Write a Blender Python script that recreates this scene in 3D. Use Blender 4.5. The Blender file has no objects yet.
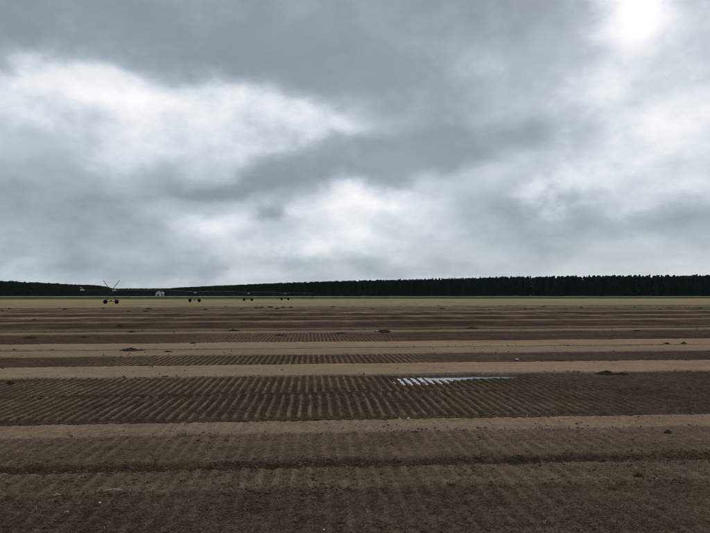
import bpy, math, random
import numpy as np
from mathutils import Vector, Matrix, Euler
R = math.radians
random.seed(7)
rng = np.random.default_rng(11)
scene = bpy.context.scene
COL = scene.collection

# ------------------------------------------------------------------ camera
CAM_H = 2.5                      # eye height over the field (from the bank of the field road)
FPX = 570.0                      # focal length in photograph pixels (710 wide)
PITCH = math.atan((295.7 - 266.5) / FPX)
cam_data = bpy.data.cameras.new('camera')
cam_data.sensor_width = 36.0
cam_data.lens = FPX / 710.0 * 36.0
cam_data.clip_start = 0.1
cam_data.clip_end = 20000
cam = bpy.data.objects.new('camera', cam_data)
COL.objects.link(cam)
cam.location = (0, 0, CAM_H)
cam.rotation_euler = (R(90) + PITCH, 0, 0)
scene.camera = cam

# ------------------------------------------------------------------ sky
SUN_AZ, SUN_EL = R(27), R(38)    # behind the cloud, ahead and to the right
world = bpy.data.worlds.new('World')
scene.world = world
world.use_nodes = True
wn, wl = world.node_tree.nodes, world.node_tree.links
wn.clear()

def px_dir(x, y):
    """azimuth and elevation of a photograph pixel"""
    u, v = (x - 355) / FPX, -(y - 266.5) / FPX
    fy = math.cos(PITCH) - v * math.sin(PITCH)
    fz = math.sin(PITCH) + v * math.cos(PITCH)
    return math.atan2(u, fy), math.atan2(fz, math.hypot(u, fy))

def W(t, **kw):
    n = wn.new(t)
    for k, v in kw.items():
        setattr(n, k, v)
    return n

def wmath(op, a, b=None, c=None):
    n = W('ShaderNodeMath', operation=op)
    for i, q in enumerate((a, b, c)):
        if q is None:
            continue
        if isinstance(q, (int, float)):
            n.inputs[i].default_value = q
        else:
            wl.new(q, n.inputs[i])
    return n.outputs[0]

def wnoise(vec, scale, detail, rough, dist=0.0, off=(0, 0, 0)):
    m = W('ShaderNodeVectorMath', operation='ADD')
    wl.new(vec, m.inputs[0]); m.inputs[1].default_value = off
    n = W('ShaderNodeTexNoise')
    n.inputs['Scale'].default_value = scale
    n.inputs['Detail'].default_value = detail
    n.inputs['Roughness'].default_value = rough
    n.inputs['Distortion'].default_value = dist
    wl.new(m.outputs[0], n.inputs['Vector'])
    return n

tc = W('ShaderNodeTexCoord')
sep = W('ShaderNodeSeparateXYZ')
wl.new(tc.outputs['Generated'], sep.inputs[0])
az = wmath('ARCTAN2', sep.outputs[0], sep.outputs[1])
el = wmath('ARCSINE', sep.outputs[2])
zc = wmath('ADD', wmath('MAXIMUM', sep.outputs[2], 0.0), 0.16)
deck = W('ShaderNodeCombineXYZ')      # the cloud deck as a plane overhead: clouds flatten towards the horizon
wl.new(wmath('DIVIDE', sep.outputs[0], zc), deck.inputs[0])
wl.new(wmath('DIVIDE', sep.outputs[1], zc), deck.inputs[1])
angv = W('ShaderNodeCombineXYZ')
wl.new(az, angv.inputs[0]); wl.new(el, angv.inputs[1])
# billowing edges: the places below are bent by noise before use
sq = W('ShaderNodeVectorMath', operation='MULTIPLY')
wl.new(tc.outputs['Generated'], sq.inputs[0]); sq.inputs[1].default_value = (1, 1, 1.5)
w1 = wnoise(sq.outputs[0], 4.2, 5, 0.52, 0.0, (3.1, 0.4, 7.7))
w1m = W('ShaderNodeVectorMath', operation='MULTIPLY_ADD')
wl.new(w1.outputs['Color'], w1m.inputs[0])
w1m.inputs[1].default_value = (0.20, 0.13, 0); w1m.inputs[2].default_value = (-0.10, -0.065, 0)
wv = W('ShaderNodeVectorMath', operation='ADD')
wl.new(angv.outputs[0], wv.inputs[0]); wl.new(w1m.outputs[0], wv.inputs[1])
# cloud masses: x, y (photograph), half sizes px, tilt deg, amount, power
DARK = [
    (190, -6, 470, 88, -4, 0.95, 4),       # heavy grey mass across the top
    (225, 62, 160, 40, 5, 0.50, 2),
    (440, 112, 110, 50, 8, 0.50, 2),
    (375, 165, 165, 25, -4, 1.08, 3),      # grey bar in the middle
    (215, 184, 75, 9, -8, 0.45, 2),
    (25, 205, 100, 36, 4, 0.60, 2),        # blue grey at the left
    (190, 250, 190, 26, 0, 0.32, 2),
    (310, 268, 190, 14, 0, 0.42, 2),
    (262, 211, 20, 11, -10, 0.85, 2),       # small dark shred
    (655, 222, 125, 20, 3, 0.70, 2),
    (535, 222, 70, 24, 0, 0.26, 2),
]
BRIGHT = [
    (95, 108, 175, 40, 5, 0.58, 3),        # bright break on the left
    (122, 95, 50, 17, 4, 0.85, 2),
    (18, 92, 70, 30, 0, 0.30, 2),
    (265, 118, 85, 24, 6, 0.45, 2),
    (395, 199, 60, 12, 3, 0.60, 2),        # bright puffs under the bar
    (325, 212, 75, 20, 0, 0.36, 2),
    (335, 246, 95, 14, -10, 0.40, 2),
    (215, 214, 55, 14, -6, 0.40, 2),
    (630, 6, 30, 44, -38, 1.10, 2),        # the sun behind thin cloud
    (690, 88, 85, 100, 0, 0.42, 2),
    (540, 84, 70, 36, 15, 0.28, 2),
    (620, 160, 120, 30, -12, 0.40, 2),
    (543, 200, 20, 9, -25, 0.45, 2),
    (360, 52, 40, 12, -20, 0.14, 2),
]
def masses(blobs):
    acc = None
    for (bx, by, hw, hh, tilt, amt, pw) in blobs:
        a0, e0 = px_dir(bx, by)
        mp = W('ShaderNodeMapping', vector_type='TEXTURE')
        mp.inputs['Location'].default_value = (a0, e0, 0)
        mp.inputs['Rotation'].default_value = (0, 0, R(-tilt))
        mp.inputs['Scale'].default_value = (hw / FPX, hh / FPX, 1)
        wl.new(wv.outputs[0], mp.inputs['Vector'])
        ln = W('ShaderNodeVectorMath', operation='LENGTH')
        wl.new(mp.outputs[0], ln.inputs[0])
        g = wmath('EXPONENT', wmath('MULTIPLY', wmath('POWER', ln.outputs['Value'], float(pw)), -1.0))
        acc = wmath('MULTIPLY', g, amt) if acc is None else wmath('MULTIPLY_ADD', g, amt, acc)
    return acc
def step(x, lo, hi):
    n = W('ShaderNodeMapRange', interpolation_type='SMOOTHSTEP')
    wl.new(x, n.inputs['Value']); n.inputs['From Min'].default_value = lo; n.inputs['From Max'].default_value = hi
    return n.outputs['Result']
nA = wnoise(sq.outputs[0], 5.6, 9, 0.58, 0.1, (1.0, 6.2, 2.0)).outputs['Fac']     # billows
nB = wnoise(sq.outputs[0], 7.4, 9, 0.58, 0.1, (8.3, 2.2, 5.0)).outputs['Fac']
nC = wnoise(deck.outputs[0], 0.85, 7, 0.5, 0.2, (4.0, 1.3, 0)).outputs['Fac']      # broad unevenness of the deck
nD = wnoise(sq.outputs[0], 13.0, 8, 0.6, 0.1, (2.3, 9.1, 4.0)).outputs['Fac']     # fine shreds
dk = step(wmath('MULTIPLY_ADD', wmath('SUBTRACT', nA, 0.5), 1.55, masses(DARK)), 0.05, 1.0)
br = step(wmath('MULTIPLY_ADD', wmath('SUBTRACT', nB, 0.5), 1.7, masses(BRIGHT)), 0.02, 1.15)
f = wmath('MULTIPLY_ADD', wmath('SUBTRACT', nC, 0.5), 0.46, 0.585)
f = wmath('MULTIPLY_ADD', wmath('SUBTRACT', nD, 0.5), 0.15, f)
f = wmath('MULTIPLY_ADD', dk, -0.345, f)
f = wmath('MULTIPLY_ADD', br, 0.46, f)
ramp = W('ShaderNodeValToRGB')
cr = ramp.color_ramp
cr.elements[0].position = 0.0; cr.elements[0].color = (0.165, 0.195, 0.235, 1)
cr.elements[1].position = 1.0; cr.elements[1].color = (1.0, 1.0, 1.0, 1)
for p, c in ((0.25, (0.262, 0.308, 0.360)), (0.5, (0.41, 0.472, 0.530)), (0.75, (0.70, 0.75, 0.81))):
    e = cr.elements.new(p); e.color = (*c, 1)
wl.new(f, ramp.inputs[0])
sky = W('ShaderNodeTexSky', sky_type='NISHITA')
sky.sun_disc = False
sky.sun_elevation = SUN_EL
sky.sun_rotation = SUN_AZ
cl10 = W('ShaderNodeVectorMath', operation='SCALE')
wl.new(ramp.outputs[0], cl10.inputs[0]); cl10.inputs['Scale'].default_value = 10.0
mix = W('ShaderNodeMix', data_type='RGBA')
mix.inputs['Factor'].default_value = 0.95           # closed cloud cover over the clear sky
wl.new(sky.outputs[0], mix.inputs['A']); wl.new(cl10.outputs[0], mix.inputs['B'])
bg = W('ShaderNodeBackground')
bg.inputs['Strength'].default_value = 0.1
wl.new(mix.outputs['Result'], bg.inputs['Color'])
out = W('ShaderNodeOutputWorld')
wl.new(bg.outputs[0], out.inputs['Surface'])

sun_data = bpy.data.lights.new('sun', 'SUN')
sun_data.energy = 0.6
sun_data.angle = R(18)
sun_data.color = (1.0, 0.96, 0.90)
sun = bpy.data.objects.new('sun', sun_data)
COL.objects.link(sun)
sd = Vector((math.sin(SUN_AZ) * math.cos(SUN_EL), math.cos(SUN_AZ) * math.cos(SUN_EL), math.sin(SUN_EL)))
sun.rotation_euler = sd.to_track_quat('Z', 'Y').to_euler()
sun.location = sd * 200

vs = scene.view_settings
vs.view_transform = 'Standard'; vs.look = 'None'; vs.exposure = 0.0; vs.gamma = 1.0
vs.use_curve_mapping = False
scene.cycles.filter_width = 0.9

# ------------------------------------------------------------------ helpers
def link(o, parent=None):
    COL.objects.link(o)
    if parent is not None:
        o.parent = parent
    return o

def tag(o, label=None, cat=None, group=None, kind=None):
    for k, v in (('label', label), ('category', cat), ('group', group), ('kind', kind)):
        if v:
            o[k] = v
    return o

def empty(name, loc=(0, 0, 0), rz=0.0):
    o = bpy.data.objects.new(name, None)
    o.empty_display_size = 0.3
    o.location = loc
    o.rotation_euler = (0, 0, rz)
    return link(o)

def mesh_np(name, V, F, mat, smooth=False):
    """V (n,3), F (m,3) or (m,4) arrays"""
    V = np.ascontiguousarray(V, dtype=np.float32); F = np.ascontiguousarray(F, dtype=np.int32)
    k = F.shape[1]
    me = bpy.data.meshes.new(name)
    me.vertices.add(len(V)); me.vertices.foreach_set('co', V.ravel())
    me.loops.add(F.size); me.loops.foreach_set('vertex_index', F.ravel())
    me.polygons.add(len(F))
    me.polygons.foreach_set('loop_start', np.arange(0, F.size, k, dtype=np.int32))
    me.polygons.foreach_set('loop_total', np.full(len(F), k, dtype=np.int32))
    me.polygons.foreach_set('use_smooth', np.full(len(F), smooth, dtype=bool))
    me.update(calc_edges=True)
    me.materials.append(mat)
    return me

class MB:
    """collects boxes, tubes and lathes into one mesh"""
    def __init__(self):
        self.v, self.f = [], []
    def add(self, vs_, fs_):
        b = len(self.v)
        self.v += [tuple(q) for q in vs_]
        self.f += [tuple(i + b for i in q) for q in fs_]
    def box(self, c, s, rz=0.0):
        M = Matrix.Rotation(rz, 3, 'Z')
        p = [Vector(c) + M @ Vector((sx * s[0] / 2, sy * s[1] / 2, sz * s[2] / 2)) for sz in (-1, 1) for sy in (-1, 1) for sx in (-1, 1)]
        self.add(p, [(0, 2, 3, 1), (4, 5, 7, 6), (0, 1, 5, 4), (2, 6, 7, 3), (0, 4, 6, 2), (1, 3, 7, 5)])
    def tube(self, pts, r, n=8, cap=True):
        pts = [Vector(p) for p in pts]
        rr = r if isinstance(r, (list, tuple)) else [r] * len(pts)
        rings = []
        for i, p in enumerate(pts):
            t = (pts[min(i + 1, len(pts) - 1)] - pts[max(i - 1, 0)]).normalized()
            a = t.cross(Vector((0, 0, 1)))
            if a.length < 1e-3:
                a = t.cross(Vector((0, 1, 0)))
            a.normalize(); b = t.cross(a)
            rings.append([p + (a * math.cos(2 * math.pi * k / n) + b * math.sin(2 * math.pi * k / n)) * rr[i] for k in range(n)])
        vs_ = [q for ring in rings for q in ring]
        fs_ = [(i * n + k, i * n + (k + 1) % n, (i + 1) * n + (k + 1) % n, (i + 1) * n + k) for i in range(len(pts) - 1) for k in range(n)]
        if cap:
            fs_ += [tuple(range(n - 1, -1, -1)), tuple((len(pts) - 1) * n + k for k in range(n))]
        self.add(vs_, fs_)
    def lathe(self, prof, n=24, axis='Y', c=(0, 0, 0), closed=True):
        """prof: (radius, along) pairs, a closed loop when closed"""
        vs_ = []
        for r, h in prof:
            for k in range(n):
                a = 2 * math.pi * k / n
                if axis == 'Y':
                    vs_.append((c[0] + r * math.cos(a), c[1] + h, c[2] + r * math.sin(a)))
                else:
                    vs_.append((c[0] + r * math.cos(a), c[1] + r * math.sin(a), c[2] + h))
        m = len(prof)
        fs_ = []
        for i in range(m if closed else m - 1):
            j = (i + 1) % m
            for k in range(n):
                fs_.append((i * n + k, i * n + (k + 1) % n, j * n + (k + 1) % n, j * n + k))
        self.add(vs_, fs_)
    def mesh(self, name, mat, smooth=False):
        me = bpy.data.meshes.new(name)
        me.from_pydata(self.v, [], self.f)
        me.materials.append(mat)
        if smooth:
            me.polygons.foreach_set('use_smooth', [True] * len(me.polygons))
        me.update()
        return me
    def build(self, name, mat, parent=None, smooth=False):
        return link(bpy.data.objects.new(name, self.mesh(name, mat, smooth)), parent)

# numpy noise -------------------------------------------------------
def _hash(ix, iy, seed):
    h = (ix.astype(np.int64) * 374761393 + iy.astype(np.int64) * 668265263 + seed * 1442695041) & 0xFFFFFFFF
    h = ((h ^ (h >> 13)) * 1274126177) & 0xFFFFFFFF
    h = ((h ^ (h >> 16)) * 2246822519) & 0xFFFFFFFF
    return (h ^ (h >> 15)) & 0xFFFFFFFF

def perlin(x, y, seed=0):
    x0 = np.floor(x); y0 = np.floor(y)
    fx = x - x0; fy = y - y0
    u = fx * fx * fx * (fx * (fx * 6 - 15) + 10); v = fy * fy * fy * (fy * (fy * 6 - 15) + 10)
    def gr(dx, dy):
        a = _hash(x0 + dx, y0 + dy, seed) * (2 * math.pi / 4294967296.0)
        return np.cos(a) * (fx - dx) + np.sin(a) * (fy - dy)
    a = gr(0, 0); b = gr(1, 0); c = gr(0, 1); d = gr(1, 1)
    return 1.45 * ((a + u * (b - a)) * (1 - v) + (c + u * (d - c)) * v)

def fbm(x, y, seed=0, oct=4, gain=0.5):
    t = 0.0; a = 1.0
    for i in range(oct):
        t = t + a * perlin(x, y, seed + i * 17)
        x = x * 2.03 + 5.1; y = y * 2.03 + 1.7; a *= gain
    return t

def smooth(a, b, x):
    t = np.clip((x - a) / (b - a), 0, 1)
    return t * t * (3 - 2 * t)

# materials ---------------------------------------------------------
def mat_new(name):
    m = bpy.data.materials.new(name)
    m.use_nodes = True
    return m, m.node_tree.nodes, m.node_tree.links, m.node_tree.nodes['Principled BSDF']

def simple(name, c, rough=0.7, metal=0.0, var=0.25, scale=6.0, coat=0.0):
    m, n, l, b = mat_new(name)
    t = n.new('ShaderNodeTexNoise'); t.inputs['Scale'].default_value = scale; t.inputs['Detail'].default_value = 5
    g = n.new('ShaderNodeNewGeometry'); l.new(g.outputs['Position'], t.inputs['Vector'])
    mx = n.new('ShaderNodeMix'); mx.data_type = 'RGBA'
    mx.inputs['A'].default_value = (*[q * (1 - var) for q in c], 1)
    mx.inputs['B'].default_value = (*[min(1, q * (1 + var)) for q in c], 1)
    l.new(t.outputs['Fac'], mx.inputs['Factor']); l.new(mx.outputs['Result'], b.inputs['Base Color'])
    b.inputs['Roughness'].default_value = rough; b.inputs['Metallic'].default_value = metal
    if rough > .85: b.inputs['Specular IOR Level'].default_value = 0.02
    return m

def leafy(name, c1, c2, scale=0.6, rough=0.75):
    m, n, l, b = mat_new(name)
    g = n.new('ShaderNodeNewGeometry')
    t = n.new('ShaderNodeTexNoise'); t.inputs['Scale'].default_value = scale; t.inputs['Detail'].default_value = 4
    l.new(g.outputs['Position'], t.inputs['Vector'])
    ad = n.new('ShaderNodeMath'); ad.operation = 'MULTIPLY_ADD'; ad.inputs[1].default_value = 0.5
    l.new(g.outputs['Random Per Island'], ad.inputs[0]); l.new(t.outputs['Fac'], ad.inputs[2])
    sb = n.new('ShaderNodeMath'); sb.operation = 'SUBTRACT'; sb.inputs[1].default_value = 0.25
    l.new(ad.outputs[0], sb.inputs[0])
    mx = n.new('ShaderNodeMix'); mx.data_type = 'RGBA'
    mx.inputs['A'].default_value = (*c1, 1); mx.inputs['B'].default_value = (*c2, 1)
    l.new(sb.outputs[0], mx.inputs['Factor']); l.new(mx.outputs['Result'], b.inputs['Base Color'])
    b.inputs['Roughness'].default_value = rough
    b.inputs['Specular IOR Level'].default_value = 0.0 if rough > .9 else 0.08
    return m

M_PINE = leafy('pine_needles', (0.016, 0.034, 0.031), (0.042, 0.074, 0.055))
M_BROAD = leafy('broad_leaves', (0.018, 0.034, 0.027), (0.044, 0.072, 0.046))
M_BARK = simple('bark', (0.055, 0.045, 0.038), 0.9, scale=3)
M_CORN = leafy('crop_leaves', (0.105, 0.165, 0.065), (0.20, 0.28, 0.12), 0.25)
M_TASSEL_SKYLIT = leafy('crop_tassels_skylit', (0.26, 0.33, 0.19), (0.40, 0.45, 0.28), 0.25)  # tassels paled: sky light on the crop top is put into the colour
M_GRASSDRY = leafy('dry_grass', (0.27, 0.205, 0.11), (0.44, 0.34, 0.19), 0.3)
M_SODGRASS = leafy('sod_grass', (0.040, 0.036, 0.018), (0.095, 0.075, 0.040), 8.0)
M_SODSOIL = simple('sod_soil', (0.046, 0.032, 0.021), 0.95, scale=25, var=0.5)
M_CLOD = leafy('clod_soil', (0.045, 0.032, 0.021), (0.165, 0.118, 0.080), 6.0, 0.95)
M_LUMP = leafy('lump_soil', (0.042, 0.029, 0.019), (0.165, 0.118, 0.079), 3.0, 0.95)
M_STRAW = simple('straw', (0.38, 0.31, 0.21), 0.8, scale=12, var=0.35)
M_STONE = simple('pale_stone', (0.50, 0.48, 0.44), 0.8, scale=40)
M_GALV = simple('galvanised_steel', (0.034, 0.037, 0.040), 0.88, 0.0, scale=2)
M_PIPE = simple('pipe_steel', (0.055, 0.06, 0.064), 0.8, 0.0, scale=2)
M_TYRE = simple('tyre_rubber', (0.012, 0.011, 0.010), 0.9)
M_RIM = simple('rim_rust', (0.014, 0.010, 0.009), 0.9, 0.0)
M_WHITE = simple('white_enamel', (0.42, 0.44, 0.47), 0.5, var=0.08)
M_HOSE = simple('black_hose', (0.02, 0.02, 0.02), 0.6)
M_ROOF = simple('dark_roof', (0.10, 0.105, 0.115), 0.8, scale=1.5)
M_SILO = simple('silo_steel', (0.34, 0.36, 0.40), 0.55, 0.2, var=0.1)
M_DARK = simple('dark_opening', (0.03, 0.033, 0.038), 0.5)

# ------------------------------------------------------------------ the field
M_TAB = ([-50, 6, 10, 20, 30, 40, 60, 140, 430, 3000], [.07, .07, .074, .095, .11, .13, .15, .22, .24, .24])
def band_s(X, Y):
    """distance of the working strip that a place lies in, measured where the strips cross x = 0"""
    Xc = np.clip(X, -0.95 * np.maximum(np.abs(Y), 8), 0.95 * np.maximum(np.abs(Y), 8))
    s = Y * 1.0
    for _ in range(6):
        s = 0.4 * s + 0.6 * (Y - np.interp(s, *M_TAB) * Xc)
    return s

# s0, s1, dryness, height, roughness of the soil, straw cover, rib depth
BANDS = [
    (-400, 5.2, .22, .000, .55, 0, 0),
    (5.2, 7.55, .17, -.012, .60, 0, .22),
    (7.55, 8.46, .36, .012, .65, 0, .35),
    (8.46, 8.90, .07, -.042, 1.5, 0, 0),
    (8.90, 10.57, .36, .005, .30, 0, .32),
    (10.57, 11.66, .66, .012, .25, 0, .20),
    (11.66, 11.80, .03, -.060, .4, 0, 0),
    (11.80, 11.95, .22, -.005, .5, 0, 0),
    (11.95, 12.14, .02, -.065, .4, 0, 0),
    (12.14, 14.88, .17, -.035, .30, 0, 1),
    (14.88, 15.08, .10, -.005, 1.0, 0, .2),
    (15.08, 18.22, .15, -.040, .30, 0, 1),
    (18.22, 21.20, .82, .015, .12, 0, 0),
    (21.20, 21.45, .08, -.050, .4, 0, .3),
    (21.45, 24.70, .18, -.040, .30, 0, 1),
    (24.70, 27.40, .76, .015, .15, 0, 0),
    (27.40, 27.75, .30, -.030, .6, 0, 0),
    (27.75, 31.30, .82, .020, .12, 0, 0),
    (31.30, 34.9, .20, -.050, .30, 0, 1),
    (34.9, 35.3, .10, -.020, .8, 0, .2),
    (35.3, 39.2, .20, -.050, .30, 0, 1),
    (39.2, 41.4, .66, .02, .3, 0, 0),
    (41.4, 43.2, .22, -.03, .5, 0, 0),
    (43.2, 45.2, .42, .02, .3, 0, 0),
    (45.2, 55.2, .13, -.03, .5, 0, 0),
    (55.2, 58.8, .52, .02, .3, 0, 0),
    (58.8, 67.5, .14, -.03, .5, 0, 0),
    (67.5, 72.0, .54, .02, .3, 0, 0),
    (72.0, 83.0, .14, -.03, .5, 0, 0),
    (83.0, 89.0, .54, .02, .3, 0, 0),
    (89.0, 104., .27, .0, .5, .05, 0),
    (104., 137., .20, .0, 1.3, .25, 0),
    (137., 175., .60, .0, .4, .72, 0),
    (175., 230., .60, .0, .4, .85, 0),
    (230., 9000., .70, .0, .3, 1.0, 0),
]
def band_table(col):
    xs, ys = [], []
    for b in BANDS:
        w = 0.012 * max(b[0], 3) * 0.5 + 0.015
        xs += [b[0] + w, b[1] - (0.012 * max(b[1], 3) * 0.5 + 0.015)]
        if xs[-1] <= xs[-2]:
            mid = (b[0] + b[1]) / 2; xs[-2], xs[-1] = mid - .001, mid + .001
        ys += [b[col]] * 2
    return np.array(xs), np.array(ys)
T_DRY, T_H, T_ROUGH, T_STRAW, T_RIB = [band_table(i) for i in (2, 3, 4, 5, 6)]
RIB = 0.225
WATER_Z = -0.075

def field(X, Y):
    """height, dryness, straw cover of the soil"""
    s0 = band_s(X, Y)
    near = 1 - smooth(30, 70, s0)
    k = np.clip(s0 / 14, 0.5, 6)
    s = s0 + k * ((0.05 + .06 * (1 - near)) * perlin(X * .8 / k, Y * .3 / k, 3) + 0.045 * perlin(X * 2.6 / np.sqrt(k), Y * 2.2 / np.sqrt(k), 4) + 0.040 * perlin(X * 9 / k, Y * 9 / k, 5) + .022 * perlin(X * 22 / k, Y * 22 / k, 6))
    s = s + (1 - near) * .010 * s0 * (perlin(X * .05, s0 * .05, 36) + .6 * perlin(X * .17, s0 * .05, 37))
    s = np.where(s0 > 90, s + 7 * fbm(X * .08, Y * .03, 41, 3), s)
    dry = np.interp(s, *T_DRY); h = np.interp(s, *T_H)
    rough = np.interp(s, *T_ROUGH); straw = np.interp(s, *T_STRAW); rib = np.interp(s, *T_RIB)
    # ribs pressed across the strips by the ridged roller
    r = X + 0.078 * Y + 0.010 * perlin(X * .9, Y * .8, 8) + 0.008 * perlin(X * 5, Y * 3, 9) + 0.012 * np.sin(s * 2.05 + 1.1) * np.exp(-((s - 13.5) / 1.6) ** 2) + np.where(s > 15, .09, 0)
    ph = np.cos(r * (2 * math.pi / RIB))
    crest = 1.5 * np.where(ph > .1, ph - .1, 0) ** 1.3 - 0.75 * np.where(ph < .1, (.1 - ph) / 1.1, 0) ** 0.7
    win = smooth(-12.5, -7.5, X) * (1 - smooth(2.5, 9.0, X + 0.5 * perlin(X * .5, Y * .5, 12)))
    worn = np.clip(0.78 + 0.62 * fbm(X * 1.3, Y * 1.3, 14, 4, .6), 0.15, 1.2)
    ribk = rib * win * worn * near * (1 - .85 * smooth(17.3, 17.9, s) * smooth(2.6, 3.4, X) * (1 - smooth(5.5, 6, X)))
    # thin wheel ruts and scrapes along the strips
    rut = perlin(X * .22, s * 7.5 / np.sqrt(k), 33) + .6 * perlin(X * .5, s * 17 / np.sqrt(k), 34)
    rutk = (1 - .75 * np.clip(rib, 0, 1)) * (.35 + .65 * smooth(-.2, .5, perlin(X * .13, s * .9, 35)))
    h = h + .007 * rut * rutk * near
    dry = dry + .085 * rut * rutk
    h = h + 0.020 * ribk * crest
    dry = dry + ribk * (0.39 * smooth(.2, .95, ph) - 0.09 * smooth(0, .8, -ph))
    noribs = np.clip(rib - 0.5, 0, .5) * 2 * (1 - win)
    rough = np.clip(rough + 0.35 * noribs, 0, 2)
    dry = dry - .03 * noribs
    # clods and crumbs
    c1 = fbm(X * 7, Y * 7, 21, 4, .6); c2 = np.abs(perlin(X * 3.1, Y * 3.1, 22)); c3 = fbm(X * 26, Y * 26, 24, 2, .6)
    nn = 1 - smooth(14, 40, s0)
    h = h + (rough + .12) * (0.019 * c1 * near + 0.021 * (0.3 - c2) * near + 0.010 * c3 * nn) + 0.003 * c3 * nn
    h = h + 0.012 * perlin(X * .35, Y * .35, 25) * near + 0.02 * perlin(X * .05, Y * .05, 26) * (1 - near)
    dry = dry + (.03 + rough * 0.06) * c1 + 0.07 * fbm(X * .6, Y * 1.6, 27, 4, .6) + 0.08 * fbm(X * .07, Y * .25, 28, 3) + (1 - near) * (.20 * fbm(X * .35, Y * .12, 29, 5, .65) + .16 * fbm(X * .045, s0 * .10, 38, 3))
    # ragged far edge, clumps left where the sod was lifted
    straw = np.clip(straw + 0.5 * np.clip(straw, 0, .6) * fbm(X * .10, Y * .06, 31, 4), 0, 1)
    # low corner that holds the rain water
    dq = smooth(15.9, 17.0, s) * (1 - smooth(18.15, 18.32, s)) * smooth(0.7, 1.5, X) * (1 - smooth(2.6, 4.4, X))
    h = h - 0.031 * dq
    dq2 = smooth(17.0, 17.75, s) * (1 - smooth(18.18, 18.30, s)) * smooth(1.9, 2.7, X) * (1 - smooth(4.9, 5.6, X))
    h = h - 0.044 * dq2
    dry = dry - .16 * np.clip(smooth(15.4, 16.8, s) * (1 - smooth(18.25, 18.5, s)) * smooth(.2, 1.4, X) * (1 - smooth(4.5, 6.3, X)), 0, 1)
    h = np.where((s0 > 15.8) & (s0 < 18.8) & (dq + dq2 < 0.02), np.maximum(h, WATER_Z + .006), h)
    return h, np.clip(dry, 0, 1), straw

def ground_z(x, y):
    return float(field(np.array([float(x)]), np.array([float(y)]))[0][0])

def px_ground(x, y):
    """place on the field seen at a photograph pixel"""
    u, v = (x - 355) / FPX, -(y - 266.5) / FPX
    fy = math.cos(PITCH) - v * math.sin(PITCH); fz = math.sin(PITCH) + v * math.cos(PITCH)
    k = -CAM_H / fz
    X, Y = u * k, fy * k
    return X, Y, ground_z(X, Y)

def build_ground():
    K = CAM_H * 820.0
    p = [np.linspace(K / 3.2, K / 5.5, 40, endpoint=False), np.arange(K / 5.5, K / 21, -0.62), np.arange(K / 21, K / 140, -0.32),
         np.arange(K / 140, K / 1200, -0.22)]
    d = K / np.concatenate(p)
    d = np.concatenate([np.linspace(-300, -10, 8), np.linspace(-8, 2.9, 24), d, np.linspace(1300, 3000, 6)])
    w = np.maximum(d, 4.0) * 0.80
    N = 760
    inner = np.linspace(-1, 1, N)
    NO = 22
    t = (np.arange(1, NO + 1) / NO)
    outer = w[:, None] * (3000.0 / w[:, None]) ** t[None, :]
    outer = np.maximum(outer, w[:, None] * (1 + 0.01 * np.arange(1, NO + 1)[None, :]))
    X = np.concatenate([-outer[:, ::-1], w[:, None] * inner[None, :], outer], axis=1)
    X = np.clip(X, -3000, 3000)
    Y = np.repeat(d[:, None], X.shape[1], axis=1)
    nr, nc = X.shape
    h, dry, straw = field(X.ravel(), Y.ravel())
    V = np.stack([X.ravel(), Y.ravel(), h], axis=1)
    idx = np.arange(nr * nc).reshape(nr, nc)
    F = np.stack([idx[:-1, :-1].ravel(), idx[:-1, 1:].ravel(), idx[1:, 1:].ravel(), idx[1:, :-1].ravel()], axis=1)
    me = mesh_np('field_ground', V, F, ground_material(), True)
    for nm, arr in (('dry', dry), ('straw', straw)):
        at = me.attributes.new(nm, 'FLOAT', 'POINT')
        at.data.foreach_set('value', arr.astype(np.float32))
    o = link(bpy.data.objects.new('field_ground', me))
    tag(o, 'brown harvested field of dark and tan soil strips', 'field', kind='structure')

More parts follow.
